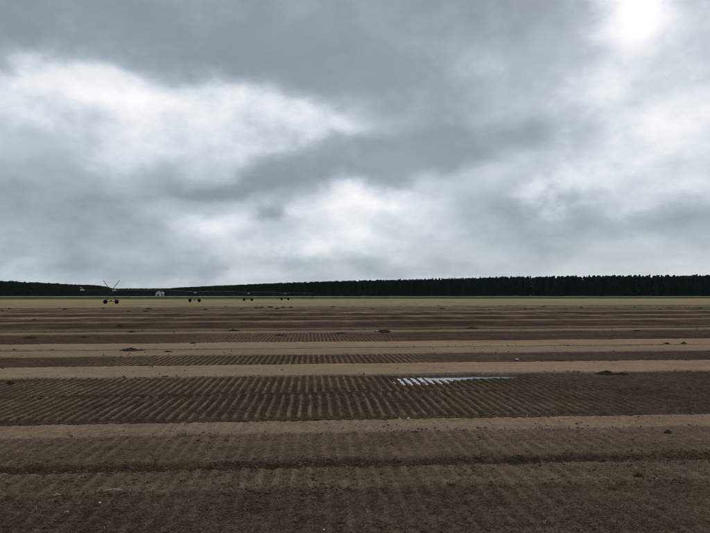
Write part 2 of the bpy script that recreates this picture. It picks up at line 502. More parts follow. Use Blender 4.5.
def ground_material():
    m, n, l, b = mat_new('field_soil')
    def noise(scale, det, rough=.6, vec=None):
        t = n.new('ShaderNodeTexNoise'); t.inputs['Scale'].default_value = scale
        t.inputs['Detail'].default_value = det; t.inputs['Roughness'].default_value = rough
        l.new(vec or geo.outputs['Position'], t.inputs['Vector'])
        return t.outputs['Fac']
    def mth(op, a, bb, c=None):
        q = n.new('ShaderNodeMath'); q.operation = op
        for i, z in enumerate((a, bb, c)):
            if z is None: continue
            if isinstance(z, (int, float)): q.inputs[i].default_value = z
            else: l.new(z, q.inputs[i])
        return q.outputs[0]
    geo = n.new('ShaderNodeNewGeometry')
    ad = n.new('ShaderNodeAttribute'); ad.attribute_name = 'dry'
    asr = n.new('ShaderNodeAttribute'); asr.attribute_name = 'straw'
    na = noise(34, 6, .7); nb = noise(3.2, 5, .65); ncx = noise(160, 3, .7)
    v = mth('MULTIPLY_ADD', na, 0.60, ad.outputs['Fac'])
    v = mth('MULTIPLY_ADD', nb, 0.16, v)
    v = mth('MULTIPLY_ADD', ncx, 0.56, v)
    v = mth('SUBTRACT', v, 0.645)
    def cells(scale):
        q = n.new('ShaderNodeTexVoronoi'); q.inputs['Scale'].default_value = scale
        l.new(geo.outputs['Position'], q.inputs['Vector'])
        sp = n.new('ShaderNodeSeparateColor'); l.new(q.outputs['Color'], sp.inputs[0])
        return q.outputs['Distance'], sp.outputs[0]
    d1, k1 = cells(52); d2, k2 = cells(15); d3, k3 = cells(4.0)
    for kk, am in ((k1, .28), (k2, .16), (k3, .06)):
        v = mth('MULTIPLY_ADD', mth('SUBTRACT', kk, .5), am, v)
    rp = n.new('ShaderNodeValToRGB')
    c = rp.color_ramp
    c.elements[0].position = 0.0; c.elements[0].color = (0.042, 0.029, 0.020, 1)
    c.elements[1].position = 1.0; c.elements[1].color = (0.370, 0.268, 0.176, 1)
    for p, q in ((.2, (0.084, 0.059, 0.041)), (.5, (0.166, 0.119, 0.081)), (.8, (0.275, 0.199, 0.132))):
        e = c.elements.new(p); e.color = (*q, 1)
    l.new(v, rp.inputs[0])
    # straw and dead grass
    mp = n.new('ShaderNodeMapping'); mp.inputs['Scale'].default_value = (0.02, 0.10, 1)
    l.new(geo.outputs['Position'], mp.inputs['Vector'])
    ns = noise(1.0, 6, .65, mp.outputs[0]); nf = noise(1.6, 4, .7)
    sv = mth('ADD', mth('MULTIPLY', ns, .7), mth('MULTIPLY', nf, .4))
    rs = n.new('ShaderNodeValToRGB')
    c = rs.color_ramp
    c.elements[0].position = .30; c.elements[0].color = (0.145, 0.108, 0.060, 1)
    c.elements[1].position = .75; c.elements[1].color = (0.45, 0.335, 0.195, 1)
    e = c.elements.new(.52); e.color = (0.31, 0.23, 0.13, 1)
    l.new(sv, rs.inputs[0])
    mx = n.new('ShaderNodeMix'); mx.data_type = 'RGBA'
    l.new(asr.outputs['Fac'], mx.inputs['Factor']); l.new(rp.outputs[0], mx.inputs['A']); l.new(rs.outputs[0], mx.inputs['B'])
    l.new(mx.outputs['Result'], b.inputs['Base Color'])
    b.inputs['Roughness'].default_value = .95
    b.inputs['Specular IOR Level'].default_value = 0.0
    bp = n.new('ShaderNodeBump'); bp.inputs['Strength'].default_value = .9; bp.inputs['Distance'].default_value = .016
    l.new(mth('ADD', mth('MULTIPLY', noise(60, 6, .7), .7), mth('ADD', mth('MULTIPLY', noise(230, 3, .6), .3), mth('ADD', mth('MULTIPLY', d1, -.55), mth('MULTIPLY', d2, -.6)))), bp.inputs['Height'])
    l.new(bp.outputs[0], b.inputs['Normal'])
    return m

build_ground()

# rain water standing in the low corner of the ribbed strip
def build_water():
    m, n, l, b = mat_new('puddle_water')
    b.inputs['Base Color'].default_value = (0.05, 0.045, 0.038, 1)
    b.inputs['Roughness'].default_value = 0.03
    b.inputs['IOR'].default_value = 1.5
    g = n.new('ShaderNodeNewGeometry')
    t = n.new('ShaderNodeTexNoise'); t.inputs['Scale'].default_value = 14; t.inputs['Detail'].default_value = 2
    l.new(g.outputs['Position'], t.inputs['Vector'])
    bp = n.new('ShaderNodeBump'); bp.inputs['Strength'].default_value = .03; bp.inputs['Distance'].default_value = .004
    l.new(t.outputs['Fac'], bp.inputs['Height']); l.new(bp.outputs[0], b.inputs['Normal'])
    v, fcs = [], []
    for i in range(25):
        x = 0.8 + i * 0.2
        c = np.interp(18.0, *M_TAB)
        v += [(x, 16.1 + c * x, WATER_Z), (x, 18.5 + c * x, WATER_Z)]
        if i: fcs.append((2 * i - 2, 2 * i, 2 * i + 1, 2 * i - 1))
    me = bpy.data.meshes.new('puddle'); me.from_pydata(v, [], fcs); me.materials.append(m)
    o = link(bpy.data.objects.new('puddle', me))
    tag(o, 'bright rain water standing between the soil ribs', 'puddle', kind='structure')
build_water()

# ------------------------------------------------------------------ crop beyond the straw
def corn_front(X):
    return 433.0 + 0.24 * X + 5.0 * perlin(np.asarray(X, dtype=float) * .018, np.zeros_like(X, dtype=float), 55) + 1.5 * perlin(np.asarray(X, dtype=float) * .11, np.zeros_like(X, dtype=float), 56)
WOOD_R = [(760, 700), (560, 610), (326, 545), (236, 556), (151, 594), (77, 678), (-20, 756), (-115, 875), (-260, 1100), (-468, 1443)]
WOOD_L = [(-760, 640), (-600, 690), (-461, 741), (-470, 875), (-500, 1112), (-570, 1320), (-640, 1500)]
def build_crop():
    Vs, Fs, off = [], [], 0
    tass = []
    def plants(px, py, ht, nb, wid):
        nonlocal off
        n = len(px)
        for k in range(nb):
            a = rng.uniform(0, 2 * math.pi, n); z0 = ht * rng.uniform(.05, .6, n); L = ht * rng.uniform(.25, .5, n)
            up = ht * rng.uniform(.15, .45, n)
            ca, sa = np.cos(a), np.sin(a)
            w = wid * rng.uniform(.6, 1.3, n)
            b0 = np.stack([px - sa * w, py + ca * w, z0], 1); b1 = np.stack([px + sa * w, py - ca * w, z0], 1)
            m0 = np.stack([px + ca * L * .5 - sa * w * .9, py + sa * L * .5 + ca * w * .9, np.minimum(z0 + up, ht)], 1)
            m1 = np.stack([px + ca * L * .5 + sa * w * .9, py + sa * L * .5 - ca * w * .9, np.minimum(z0 + up, ht)], 1)
            tp = np.stack([px + ca * L, py + sa * L, np.minimum(z0 + up * rng.uniform(.5, 1.0, n), ht)], 1)
            V = np.stack([b0, b1, m1, m0, tp], 1).reshape(-1, 3)
            i = off + np.arange(n)[:, None] * 5
            Fs.append(np.concatenate([i + [0, 1, 2], i + [0, 2, 3], i + [3, 2, 4]], 0))
            Vs.append(V); off += n * 5
        # tassel, made broad so its painted sky light brightens the crop top
        V = np.stack([np.stack([px - .11, py, ht * .80], 1), np.stack([px + .11, py, ht * .80], 1), np.stack([px + rng.normal(0, .05, n), py, ht * rng.uniform(1.0, 1.09, n)], 1)], 1).reshape(-1, 3)
        i = off + np.arange(n)[:, None] * 3
        tass.append((sum(len(q) for q in Fs), n))
        Fs.append(i + [0, 1, 2]); Vs.append(V); off += n * 3
    for row in range(5):
        x = np.arange(-520, 640, .42); x = x + rng.normal(0, .08, len(x))
        plants(x, corn_front(x) + row * .8 + rng.normal(0, .08, len(x)), 2.05 + .30 * fbm(x * .05, x * 0, 51, 3) + rng.normal(0, .10, len(x)), 3, .05)
    x = rng.uniform(-520, 640, 14000); dd = 4 + 110 * rng.uniform(0, 1, 14000) ** 1.6
    plants(x, corn_front(x) + dd, 2.05 + .30 * fbm(x * .05, x * 0, 51, 3) + rng.normal(0, .12, len(x)), 2, .08)
    # closed canopy under the leaf tips
    wr = sorted(WOOD_R + [(-469, 900)] + [p for p in WOOD_L if p[0] < -455 and p[1] < 880 and p[0] != -470])
    wx, wy = [p[0] for p in wr], [p[1] for p in wr]
    xs = np.linspace(-520, 640, 300)
    ts = np.concatenate([[0], np.linspace(0, 1, 26) ** 1.8])
    f0 = corn_front(xs) + .5
    bk = np.maximum(np.interp(xs, wx, wy) - 2, f0 + 3)
    Y = f0[None, :] + (bk - f0)[None, :] * ts[:, None]
    X = np.repeat(xs[None, :], len(ts), 0)
    Z = 1.72 + .22 * fbm(X * .25, Y * .25, 52, 3) * 0.8
    Z[0, :] = 0.0
    nr, nc = X.shape
    idx = off + np.arange(nr * nc).reshape(nr, nc)
    q = np.stack([idx[:-1, :-1].ravel(), idx[:-1, 1:].ravel(), idx[1:, 1:].ravel(), idx[1:, :-1].ravel()], 1)
    Fs.append(np.concatenate([q[:, [0, 1, 2]], q[:, [0, 2, 3]]], 0))
    Vs.append(np.stack([X.ravel(), Y.ravel(), Z.ravel()], 1))
    o = link(bpy.data.objects.new('crop_stand', mesh_np('crop_stand', np.concatenate(Vs), np.concatenate(Fs), M_CORN)))
    o.data.materials.append(M_TASSEL_SKYLIT)
    mi = np.zeros(len(o.data.polygons), dtype=np.int32)
    for a0, n0 in tass: mi[a0:a0 + n0] = 1
    o.data.polygons.foreach_set('material_index', mi)
    tag(o, 'long low stand of green crop before the dark woods', 'crop', kind='stuff')
build_crop()

# ------------------------------------------------------------------ woods
def crown_arrays(kind, H, n, seed, size=1.0):
    g = np.random.default_rng(seed)
    t = g.uniform(0, 1, n) ** (0.85 if kind == 'pine' else 0.7)      # 0 low, 1 top
    base = .015
    if kind == 'pine':
        z = H * (base + (1 - base) * t)
        prof = 3.0 * np.clip((1 - t), 0, 1) ** .72 * (0.75 + .25 * smooth(0, .25, t)) + .10
    else:
        z = H * (base + (1 - base) * t)
        prof = 3.7 * np.sqrt(np.clip(1 - (np.abs(t - .45) / .55) ** 2.6, 0, 1)) + .12
    lob = 1 + .35 * np.sin(5 * t * 6.28 + g.uniform(0, 6)) * (kind == 'pine') + .25 * g.normal(0, .5, n)
    a = g.uniform(0, 2 * math.pi, n)
    # limbs: leaves gather in sectors with gaps between them
    a = a + .4 * np.sin(3 * a + 9 * t + seed)
    r = prof * np.clip(lob, .4, 1.5) * g.uniform(.15, 1, n) ** .5
    c = np.stack([r * np.cos(a), r * np.sin(a), z], 1)
    outw = np.stack([np.cos(a), np.sin(a), g.normal(-.15 if kind == 'pine' else .1, .35, n)], 1)
    outw /= np.linalg.norm(outw, axis=1)[:, None]
    side = np.cross(outw, g.normal(0, 1, (n, 3))); side /= np.linalg.norm(side, axis=1)[:, None]
    ln = size * g.uniform(.5, 1.1, n)[:, None]; wd = size * g.uniform(.22, .5, n)[:, None]
    nrm = np.cross(outw, side)
    p0 = c - outw * ln * .5; p1 = c + side * wd + nrm * .12; p2 = c + outw * ln * .6; p3 = c - side * wd - nrm * .08
    top = z > H * .985
    V = np.stack([p0, p1, p2, p3], 1).reshape(-1, 3)
    V[:, 2] = np.clip(V[:, 2], .25, H * 1.05)
    i = np.arange(n)[:, None] * 4
    return V, i + np.array([0, 1, 2, 3])

def trunk_mesh(H, seed):
    g = random.Random(seed)
    m = MB()
    pts = [(g.uniform(-.12, .12) * k, g.uniform(-.12, .12) * k, H * .95 * k / 5) for k in range(6)]
    m.tube(pts, [.24, .20, .16, .12, .08, .03], 6)
    for k in range(7):
        z = H * g.uniform(.25, .85); a = g.uniform(0, 6.28); L = g.uniform(1.0, 2.2)
        m.tube([(0, 0, z), (L * math.cos(a), L * math.sin(a), z + .3 * L)], [.06, .02], 4, False)
    return m.mesh('trunk', M_BARK)

PINES = [(crown_arrays('pine', 22, 900, 100 + k), trunk_mesh(22, k)) for k in range(7)]
BROADS = [(crown_arrays('broad', 20, 900, 200 + k, 1.15), trunk_mesh(20, 50 + k)) for k in range(5)]
PINE_ME = [(mesh_np('crown', a[0], a[1], M_PINE), t) for a, t in PINES]
BROAD_ME = [(mesh_np('crown', a[0], a[1], M_BROAD), t) for a, t in BROADS]

def walk(poly, step):
    """points along a polyline with jitter; returns x, y, unit normal away from the camera"""
    res = []
    carry = 0.0
    for (x0, y0), (x1, y1) in zip(poly[:-1], poly[1:]):
        L = math.hypot(x1 - x0, y1 - y0); q = carry
        nx, ny = -(y1 - y0) / L, (x1 - x0) / L
        if nx * (x0 + x1) + ny * (y0 + y1) < 0: nx, ny = -nx, -ny
        while q < L:
            t = q / L
            res.append((x0 + (x1 - x0) * t, y0 + (y1 - y0) * t, nx, ny))
            q += step * random.uniform(.65, 1.35)
        carry = q - L
    return res

def plant_tree(name, x, y, me, sc, label, cat, group):
    e = empty(name, (x, y, ground_z(x, y) - .05), random.uniform(0, 6.28))
    s = sc * random.uniform(.92, 1.05)
    e.scale = (sc * random.uniform(.85, 1.15),) * 2 + (s,)
    tag(e, label, cat, group)
    link(bpy.data.objects.new('trunk', me[1]), e)
    link(bpy.data.objects.new('crown', me[0]), e)
    return e

stuff_pts = []
cand = walk(WOOD_R, 3.1)
for (x, y, nx, ny) in cand:
    u = x / y
    inview = abs(u) < .66
    j = random.uniform(-2.5, 3.5)
    if inview and y < 1010:
        plant_tree('pine_tree', x + nx * j, y + ny * j, random.choice(PINE_ME), 1.0,
                   'dark evergreen tree in the front edge of the long wood on the right', 'tree', 'edge trees of the wood on the right')
    else:
        stuff_pts.append((x + nx * j, y + ny * j, 'pine'))
    for row in range(1, 8):
        if random.random() < .9:
            q = row * 3.6 + random.uniform(-1.5, 1.5); w = random.uniform(-1.8, 1.8)
            stuff_pts.append((x + nx * q - ny * w, y + ny * q + nx * w, 'pine'))
for (x, y, nx, ny) in walk(WOOD_L, 5.2):
    u = x / y
    j = random.uniform(-1.2, 1.8)
    if abs(u) < .64 and y < 1330:
        plant_tree('leafy_tree', x + nx * j, y + ny * j, random.choice(BROAD_ME), 1.08,
                   'dark leafy tree in the front edge of the wood on the left', 'tree', 'edge trees of the wood on the left')
    else:
        stuff_pts.append((x + nx * j, y + ny * j, 'broad'))
    for row in range(1, 5):
        q = row * 5 + random.uniform(-1.5, 1.5); w = random.uniform(-1.8, 1.8)
        stuff_pts.append((x + nx * q - ny * w, y + ny * q + nx * w, 'broad'))
gap = [(-720, 1560), (-600, 1530), (-440, 1500)]
for (x, y, nx, ny) in walk(gap, 3.4):
    for row in range(8):
        stuff_pts.append((x + random.uniform(-2, 2), y + row * 5 + random.uniform(-2, 2), random.choice(('pine', 'broad', 'broad'))))

def build_wood(name, kind, mat, label):
    Vs, Fs, off = [], [], 0
    low = [crown_arrays(kind, 22 if kind == 'pine' else 20, 92, 300 + k, 3.0) for k in range(5)]
    for (x, y, k) in stuff_pts:
        if k != kind: continue
        V, F = random.choice(low)
        a = random.uniform(0, 6.28); s = random.uniform(.90, 1.01) * (1.0 if kind == 'pine' else 1.08); c, d = math.cos(a), math.sin(a)
        P = np.stack([x + s * (V[:, 0] * c - V[:, 1] * d), y + s * (V[:, 0] * d + V[:, 1] * c), V[:, 2] * s], 1)
        Vs.append(P); Fs.append(F + off); off += len(P)
    o = link(bpy.data.objects.new(name, mesh_np(name, np.concatenate(Vs), np.concatenate(Fs), mat)))
    tag(o, label, 'wood', kind='stuff')
build_wood('evergreen_wood', 'pine', M_PINE, 'mass of dark evergreen wood behind its front edge trees')
build_wood('leafy_wood', 'broad', M_BROAD, 'mass of dark leafy wood behind its front edge trees')

# ------------------------------------------------------------------ farm buildings in the gap
def build_farm():
    d = 800.0
    X0 = (158.2 - 355) / FPX * d
    e = empty('farm_building', (X0, d, 0), R(8))
    w, L, hw, hr = 6.4, 12.0, 6.6, 9.0
    m = MB()
    v = [(-w / 2, 0, 0), (w / 2, 0, 0), (w / 2, 0, hw), (0, 0, hr), (-w / 2, 0, hw)]
    v2 = [(x, L, z) for x, _, z in v]
    m.add(v + v2, [(0, 1, 2, 3, 4), (9, 8, 7, 6, 5), (0, 4, 9, 5), (1, 6, 7, 2)])
    m.build('wall', M_WHITE, e)
    m = MB()
    for s in (-1, 1):
        a = Vector((0, -.3, hr + .25)); b = Vector((s * (w / 2 + .35), -.3, hw - .15)); t = Vector((0, 0, -.15)); y = Vector((0, L + .6, 0))
        m.add([a, b, b + y, a + y, a + t, b + t, b + y + t, a + y + t], [(0, 1, 2, 3), (7, 6, 5, 4), (0, 4, 5, 1), (1, 5, 6, 2), (2, 6, 7, 3)])
    m.build('roof', M_ROOF, e)
    m = MB(); m.box((0, -.03, 2.4), (3.4, .10, 4.6)); dr = m.build('door', M_DARK, e)
    m = MB(); m.box((0, -.04, 7.0), (.9, .08, .9)); m.build('window', M_DARK, e)
    tag(e, 'white gabled farm building in the gap between the woods', 'building')
    X1 = (162.6 - 355) / FPX * d
    s = empty('storage_silo', (X1, d + 1, 0))
    m = MB()
    prof = [(2.0, 0), (2.0, 6.2), (1.9, 6.8), (1.6, 7.4), (1.05, 7.9), (.3, 8.15), (.01, 8.2)]
    m.lathe(prof[:2], 20, 'Z', closed=False); m.build('silo_wall', M_SILO, s, True)
    m = MB(); m.lathe([(2.06, 6.15)] + [(r * 1.02, h) for r, h in prof[1:]], 20, 'Z', closed=False); m.build('silo_dome', M_SILO, s, True)
    m = MB()
    for k in range(4): m.lathe([(2.02, 1.4 * k + 1), (2.07, 1.4 * k + 1.05), (2.02, 1.4 * k + 1.1)], 20, 'Z', closed=False)
    m.build('hoop', M_ROOF, s)
    m = MB(); m.box((-.2, -2.0, 3.4), (1.6, .25, 3.6)); m.build('hatch', M_DARK, s)
    tag(s, 'pale domed silo beside the white gabled farm building', 'silo')
build_farm()

# ------------------------------------------------------------------ irrigation machine
def build_irrigation():
    T0 = Vector((-73.5, 172.0, 0)); DIR = Vector((.23, .973, 0)).normalized(); SPAN = 50.0
    rz = math.atan2(DIR.y, DIR.x) - math.pi / 2          # local +Y runs along the pipe
    root = empty('irrigation_machine', (T0.x, T0.y, 0), rz)
    tag(root, 'long wheeled pipe irrigation machine standing at the far end of the field', 'irrigation machine')
    PH, HB = 4.0, 1.97
    # shared meshes in local coordinates
    t = MB(); pr = [(.58, -.20), (.62, -.12), (.62, .12), (.58, .20), (.34, .16), (.34, -.16)]
    t.lathe(pr, 28, 'Y')
    tyre = t.mesh('tyre', M_TYRE)
    lug = MB()
    for k in range(22):
        a = 2 * math.pi * k / 22
        b = MB(); b.box((.632, .06 if k % 2 else -.06, 0), (.05, .13, .07))
        c, s = math.cos(a), math.sin(a)
        lug.add([(x * c - z * s, y, x * s + z * c) for x, y, z in b.v], b.f)
    lugm = lug.mesh('lug', M_TYRE)
    r = MB(); r.lathe([(.355, -.10), (.355, .10), (.30, .08), (.12, .03), (.06, .06), (.01, .06), (.01, -.06), (.06, -.06), (.12, -.03), (.30, -.08)], 20, 'Y', closed=False)
    rim = r.mesh('rim', M_RIM)
    f = MB()
    f.box((0, 0, .78), (2 * HB - .5, .16, .16))
    tf_beam = f.mesh('base_beam', M_GALV)
    lg = {}
    for sx in (-1, 1):
        for sy in (-1, 1):
            q = MB(); q.tube([(sx * (HB - .35), sy * .09, .82), (sx * .22, sy * .75, PH - .05)], .045, 6)
            lg[sx, sy] = q.mesh('tower_leg', M_GALV)
    cb = MB(); cb.tube([(-1.05, -.42, 2.35), (1.05, -.42, 2.35)], .03, 6)
    cbm = cb.mesh('cross_brace', M_GALV)
    gb = MB(); gb.box((0, 0, 0), (.36, .30, .30)); gb.tube([(0, -.22, 0), (0, .22, 0)], .11, 10)
    gbm = gb.mesh('gearbox', M_RIM)
    mt = MB(); mt.box((0, 0, .96), (.5, .22, .22)); mt.tube([(-.42, 0, .96), (-.25, 0, .96)], .09, 10)
    mtm = mt.mesh('drive_motor', M_GALV)
    bx = MB(); bx.box((0, 0, 0), (1.0, .30, .42)); bx.box((0, -.17, .02), (.86, .04, .30))
    bxm = bx.mesh('control_box', M_WHITE)
    def mesh_child(name, me, loc, parent=root):
        o = bpy.data.objects.new(name, me); o.location = loc; return link(o, parent)
    for i in range(4):
        y = i * SPAN
        P = T0 + DIR * y
        gz = ground_z(P.x, P.y)
        for sx in (-1, 1):
            Wp = P + Vector((math.cos(rz), math.sin(rz), 0)) * sx * HB
            wz = ground_z(Wp.x, Wp.y) + .645
            wo = mesh_child('wheel', lugm, (sx * HB, y, wz))
            mesh_child('tyre', tyre, (0, 0, 0), wo); mesh_child('rim', rim, (0, 0, 0), wo)
            mesh_child('gearbox', gbm, (sx * (HB - .12), y, .80))
        mesh_child('base_beam', tf_beam, (0, y, 0))
        for q in lg.values(): mesh_child('tower_leg', q, (0, y, 0))
        mesh_child('cross_brace', cbm, (0, y, 0)); mesh_child('drive_motor', mtm, (0, y, .02))
        mesh_child('control_box', bxm, (1.45, y - .5, PH + .12) if i == 0 else (.5, y - .5, PH - .35))
    # spans of pipe, bowed up a little, with the truss under them
    def arch(s): return PH + .38 * math.sin(math.pi * s)
    p = MB(); p.tube([(0, SPAN * k / 12, arch(k / 12)) for k in range(13)], .075, 8); pipe = p.mesh('span_pipe', M_PIPE)
    rods = []
    for sx in (-1, 1):
        q = MB()
        pts = [(0, 0, PH)] + [(sx * .85, SPAN * k / 8, arch(k / 8) - 1.25) for k in range(1, 8)] + [(0, SPAN, PH)]
        q.tube(pts, .010, 4); rods.append(q.mesh('truss_rod', M_GALV))
    br = MB(); br.tube([(-.85, 0, -1.25), (0, 0, 0), (.85, 0, -1.25)], .022, 4); br.tube([(-.85, 0, -1.25), (.85, 0, -1.25)], .018, 4)
    brace = br.mesh('truss_brace', M_GALV)
    hs = MB(); hs.tube([(0, 0, 0), (.14, 0, .18), (.22, 0, 0), (.22, 0, -2.0)], .014, 5); hs.lathe([(.01, -2.02), (.07, -2.06), (.07, -2.10), (.01, -2.14)], 8, 'Z', (.22, 0, 0), False)
    hose = hs.mesh('drop_sprinkler', M_HOSE)
    for i in range(4):
        mesh_child('span_pipe', pipe, (0, i * SPAN, 0))
        for q in rods: mesh_child('truss_rod', q, (0, i * SPAN, 0))
        for k in range(1, 8): mesh_child('truss_brace', brace, (0, i * SPAN + SPAN * k / 8, arch(k / 8)))
        for k in range(14): mesh_child('drop_sprinkler', hose, (0, i * SPAN + SPAN * (k + .5) / 14, arch((k + .5) / 14)))
    # overhang with the end gun, held by cables from the two raised masts
    p = MB(); p.tube([(0, 0, PH), (0, -6, PH + .08), (0, -12.6, PH - .02)], .085, 8); p.build('overhang_pipe', M_GALV, root)
    eg = MB()
    eg.box((0, -12.6, PH + .12), (.95, .5, .38)); eg.tube([(0, -12.6, PH), (0, -12.7, PH + .55), (.1, -13.7, PH + .95)], [.09, .09, .05], 8)
    eg.build('end_gun', M_WHITE, root)
    for sx in (-1, 1):
        q = MB(); q.tube([(sx * .1, 0, PH), (sx * 2.78, 0, 7.1)], [.085, .065], 6); q.build('mast', M_GALV, root)
        q = MB(); q.tube([(sx * 2.78, 0, 7.08), (0, -12.2, PH + .05)], .010, 4); q.build('stay_cable', M_GALV, root)
        q = MB(); q.tube([(sx * 2.78, 0, 7.08), (0, 12.5, arch(.25) + .08)], .010, 4); q.build('stay_cable', M_GALV, root)
    # fixed pivot pyramid at the far end
    q = MB()
    for sx in (-1, 1):
        for sy in (-1, 1):
            q.tube([(sx * 1.4, 4 * SPAN + sy * 1.4, 0), (sx * .15, 4 * SPAN + sy * .15, PH - .1)], .045, 6)
    q.tube([(0, 4 * SPAN, 0), (0, 4 * SPAN, PH + .1)], .10, 8)
    q.build('pivot_frame', M_GALV, root)
build_irrigation()

# ------------------------------------------------------------------ lifted sod clumps and weeds left on the field
def sod_clump(x, y, wpx, hpx, label, group=None, grass=1.0, name='sod_clump'):
    X, Y, Z = px_ground(x, y)
    dist = math.hypot(X, Y)
    w = wpx * dist / FPX * .5; h = hpx * dist / FPX
    h = min(h, w * .9) * .68
    g = np.random.default_rng(int(x * 13 + y * 7))
    e = empty(name, (X, Y, Z), g.uniform(-.15, .15))
    # soil mound
    nu, nv = 22, 8
    V, F = [], []
    lobes = [(g.uniform(-.65, .65), g.uniform(.3, .55), g.uniform(.5, 1)) for _ in range(4)]
    for j in range(nv + 1):
        rr = 1 - j / nv
        for i in range(nu):
            a = 2 * math.pi * i / nu
            k = 1 + .22 * math.sin(3 * a + g.uniform(-.5, .5)) + g.normal(0, .06)
            px_, py_ = rr * k * math.cos(a), rr * k * math.sin(a)
            prof = max(q * math.exp(-((px_ - c) / s) ** 2) for c, s, q in lobes)
            zz = h * (1 - rr ** 2.2) * (.35 + .65 * prof) * g.uniform(.75, 1.1)
            V.append((px_ * w, py_ * max(w * .55, h), zz - (.03 if j == 0 else 0)))
    for j in range(nv):
        for i in range(nu):
            F.append((j * nu + i, j * nu + (i + 1) % nu, (j + 1) * nu + (i + 1) % nu, (j + 1) * nu + i))
    link(bpy.data.objects.new('soil_mound', mesh_np('soil_mound', np.array(V), np.array(F), M_SODSOIL, False)), e)
    n = int(150 * grass)
    if n:
        Vg, Fg = [], []
        for k in range(n):
            q = V[g.integers(0, len(V))]
            a = g.uniform(0, 6.28); L = h * g.uniform(.25, .6); b = .02 * w + .004
            lean = g.uniform(.2, 1.0)
            o = len(Vg)
            Vg += [(q[0] - b, q[1], q[2] - .005), (q[0] + b, q[1], q[2] - .005), (q[0] + L * lean * math.cos(a), q[1] + L * lean * math.sin(a), q[2] + L * .8)]
            Fg.append((o, o + 1, o + 2))
        link(bpy.data.objects.new('grass_tuft', mesh_np('grass_tuft', np.array(Vg), np.array(Fg), M_SODGRASS)), e)['kind'] = 'stuff'
    tag(e, label, 'sod clump', group or 'sod clumps left on the field')

CL = [
    (131, 351.2, 24, 3.6, 'long dark sod clump on the tan strip at left centre'),
    (607, 373.2, 20, 4.5, 'large dark sod clump at the far edge of the dark strip on the right'),
    (622, 373.5, 13, 2.6, 'low dark sod clump touching the large one on the right'),
    (638, 478, 9, 4.5, 'small near black clump in the foreground on the right'),
    (668, 433, 7, 3.5, 'small dark clump by itself on the brown strip near the right edge'),
    (233, 331, 12, 3, 'rounded dark clump on the far strips left of centre'),
    (384, 332, 15, 3, 'long dark clump at the right end of the far ribbed strip'),
    (341, 333, 14, 2, 'flat dark clump in the middle of the far ribbed edge'),
    (472, 328.3, 15, 2.2, 'long flat dark clump on the far strips right of centre'),
    (120, 326.5, 9, 3.2, 'dark clump on the far strips below the irrigation wheels'),
    (29, 337.6, 13, 2.4, 'dark clump on the far strips near the left edge'),
    (84, 337, 10, 2, 'low dark clump between the left edge and the irrigation wheels'),
    (10, 383, 8, 3, 'dark clump at the far edge of the dark strip on the left edge'),
    (131, 332.6, 10, 2, 'low dark clump right below the irrigation wheels'),
    (280, 335, 13, 1.8, 'flat dark clump at the left end of the far ribbed edge'),
    (193, 344, 6, 2, 'small dark clump on the far ribbed strip at left'),
    (168, 352.3, 8, 1.6, 'low dark clump on the tan strip beside the long clump'),
    (561, 360.6, 18, 2, 'flat dark clump along the narrow dark strip on the right'),
    (434, 362, 6, 2, 'small dark clump at the near edge of the narrow dark strip'),
    (667, 344.2, 6, 1.6, 'left one of two small clumps on the tan strip at right'),
    (684, 344, 6, 1.6, 'right one of two small clumps on the tan strip at right'),
    (638, 330.6, 9, 1.8, 'flat dark clump on the far strips at right'),
    (34, 319.6, 3, 2, 'tiny dark clump on the far pale strip at left'),
]
for c in CL:
    sod_clump(*c)
g2 = random.Random(5)
for k in range(26):
    x = g2.uniform(0, 710); y = g2.uniform(306.3, 309.8) + (2.2 if x < 150 else 0)
    if 250 < x < 300 or k > 14:
        pass
    sod_clump(x, y, g2.uniform(2.5, 7), g2.uniform(.9, 1.8), 'small dark clump along the ragged edge of the straw', 'clumps along the edge of the straw', .4)
for x, y in ((256, 308.6), (262, 308), (271, 307.5), (277, 309), (283, 307.8), (291, 308)):
    sod_clump(x, y, 6, 2.2, 'small dark clump along the ragged edge of the straw', 'clumps along the edge of the straw', .4)

# weeds and bits of pale litter in the foreground
def weed(x, y, hpx, label):
    X, Y, Z = px_ground(x, y)
    h = .75 * hpx * math.hypot(X, Y) / FPX
    g = random.Random(int(x * 3 + y))
    e = empty('dry_weed', (X, Y, Z - .01), 0)
    for k in range(5):
        m = MB(); a = g.uniform(0, 6.28); L = h * g.uniform(.6, 1.1)
        m.tube([(0, 0, 0), (.15 * L * math.cos(a), .15 * L * math.sin(a), .5 * L), (.5 * L * math.cos(a), .5 * L * math.sin(a), .95 * L)], [.006, .005, .002], 4)
        m.build('blade', M_STRAW, e)
    tag(e, label, 'weed', 'dry weeds on the soil')
weed(347, 468, 6, 'pale dry weed standing on the edge of the near trench')
weed(543, 466, 6, 'dry weed on the lip of the trench at right')
weed(257, 465, 5, 'dry weed on the lip of the trench left of centre')
weed(188, 501, 6, 'dry weed in the dark foreground soil at left')
weed(544, 523, 6, 'pale dry weed at the bottom of the foreground')
weed(636, 470, 5, 'thin dry weed above the near black clump')
weed(527, 418, 4, 'small dry weed at the edge of the ribbed strip')

def stalk(x, y, lpx, label, rot=0.0):
    X, Y, Z = px_ground(x, y)
    L = lpx * math.hypot(X, Y) / FPX
    m = MB(); m.tube([(-L / 2, 0, 0), (0, .01, .012), (L / 2, -.01, .004)], [.007, .008, .005], 6)
    o = m.build('straw_stalk', M_STRAW)
    o.location = (X, Y, Z + .018); o.rotation_euler = (0, 0, rot)
    tag(o, label, 'stalk', 'pale stalks lying on the soil')
stalk(114, 492.5, 16, 'long pale stalk lying on the foreground soil at left', .05)
stalk(57, 495.4, 6, 'short pale stalk left of the long stalk', .15)
stalk(4, 474, 6, 'pale stalk on the trench edge at the left border', .1)
stalk(67, 513, 5, 'short stalk on the dark foreground soil at left', -.2)

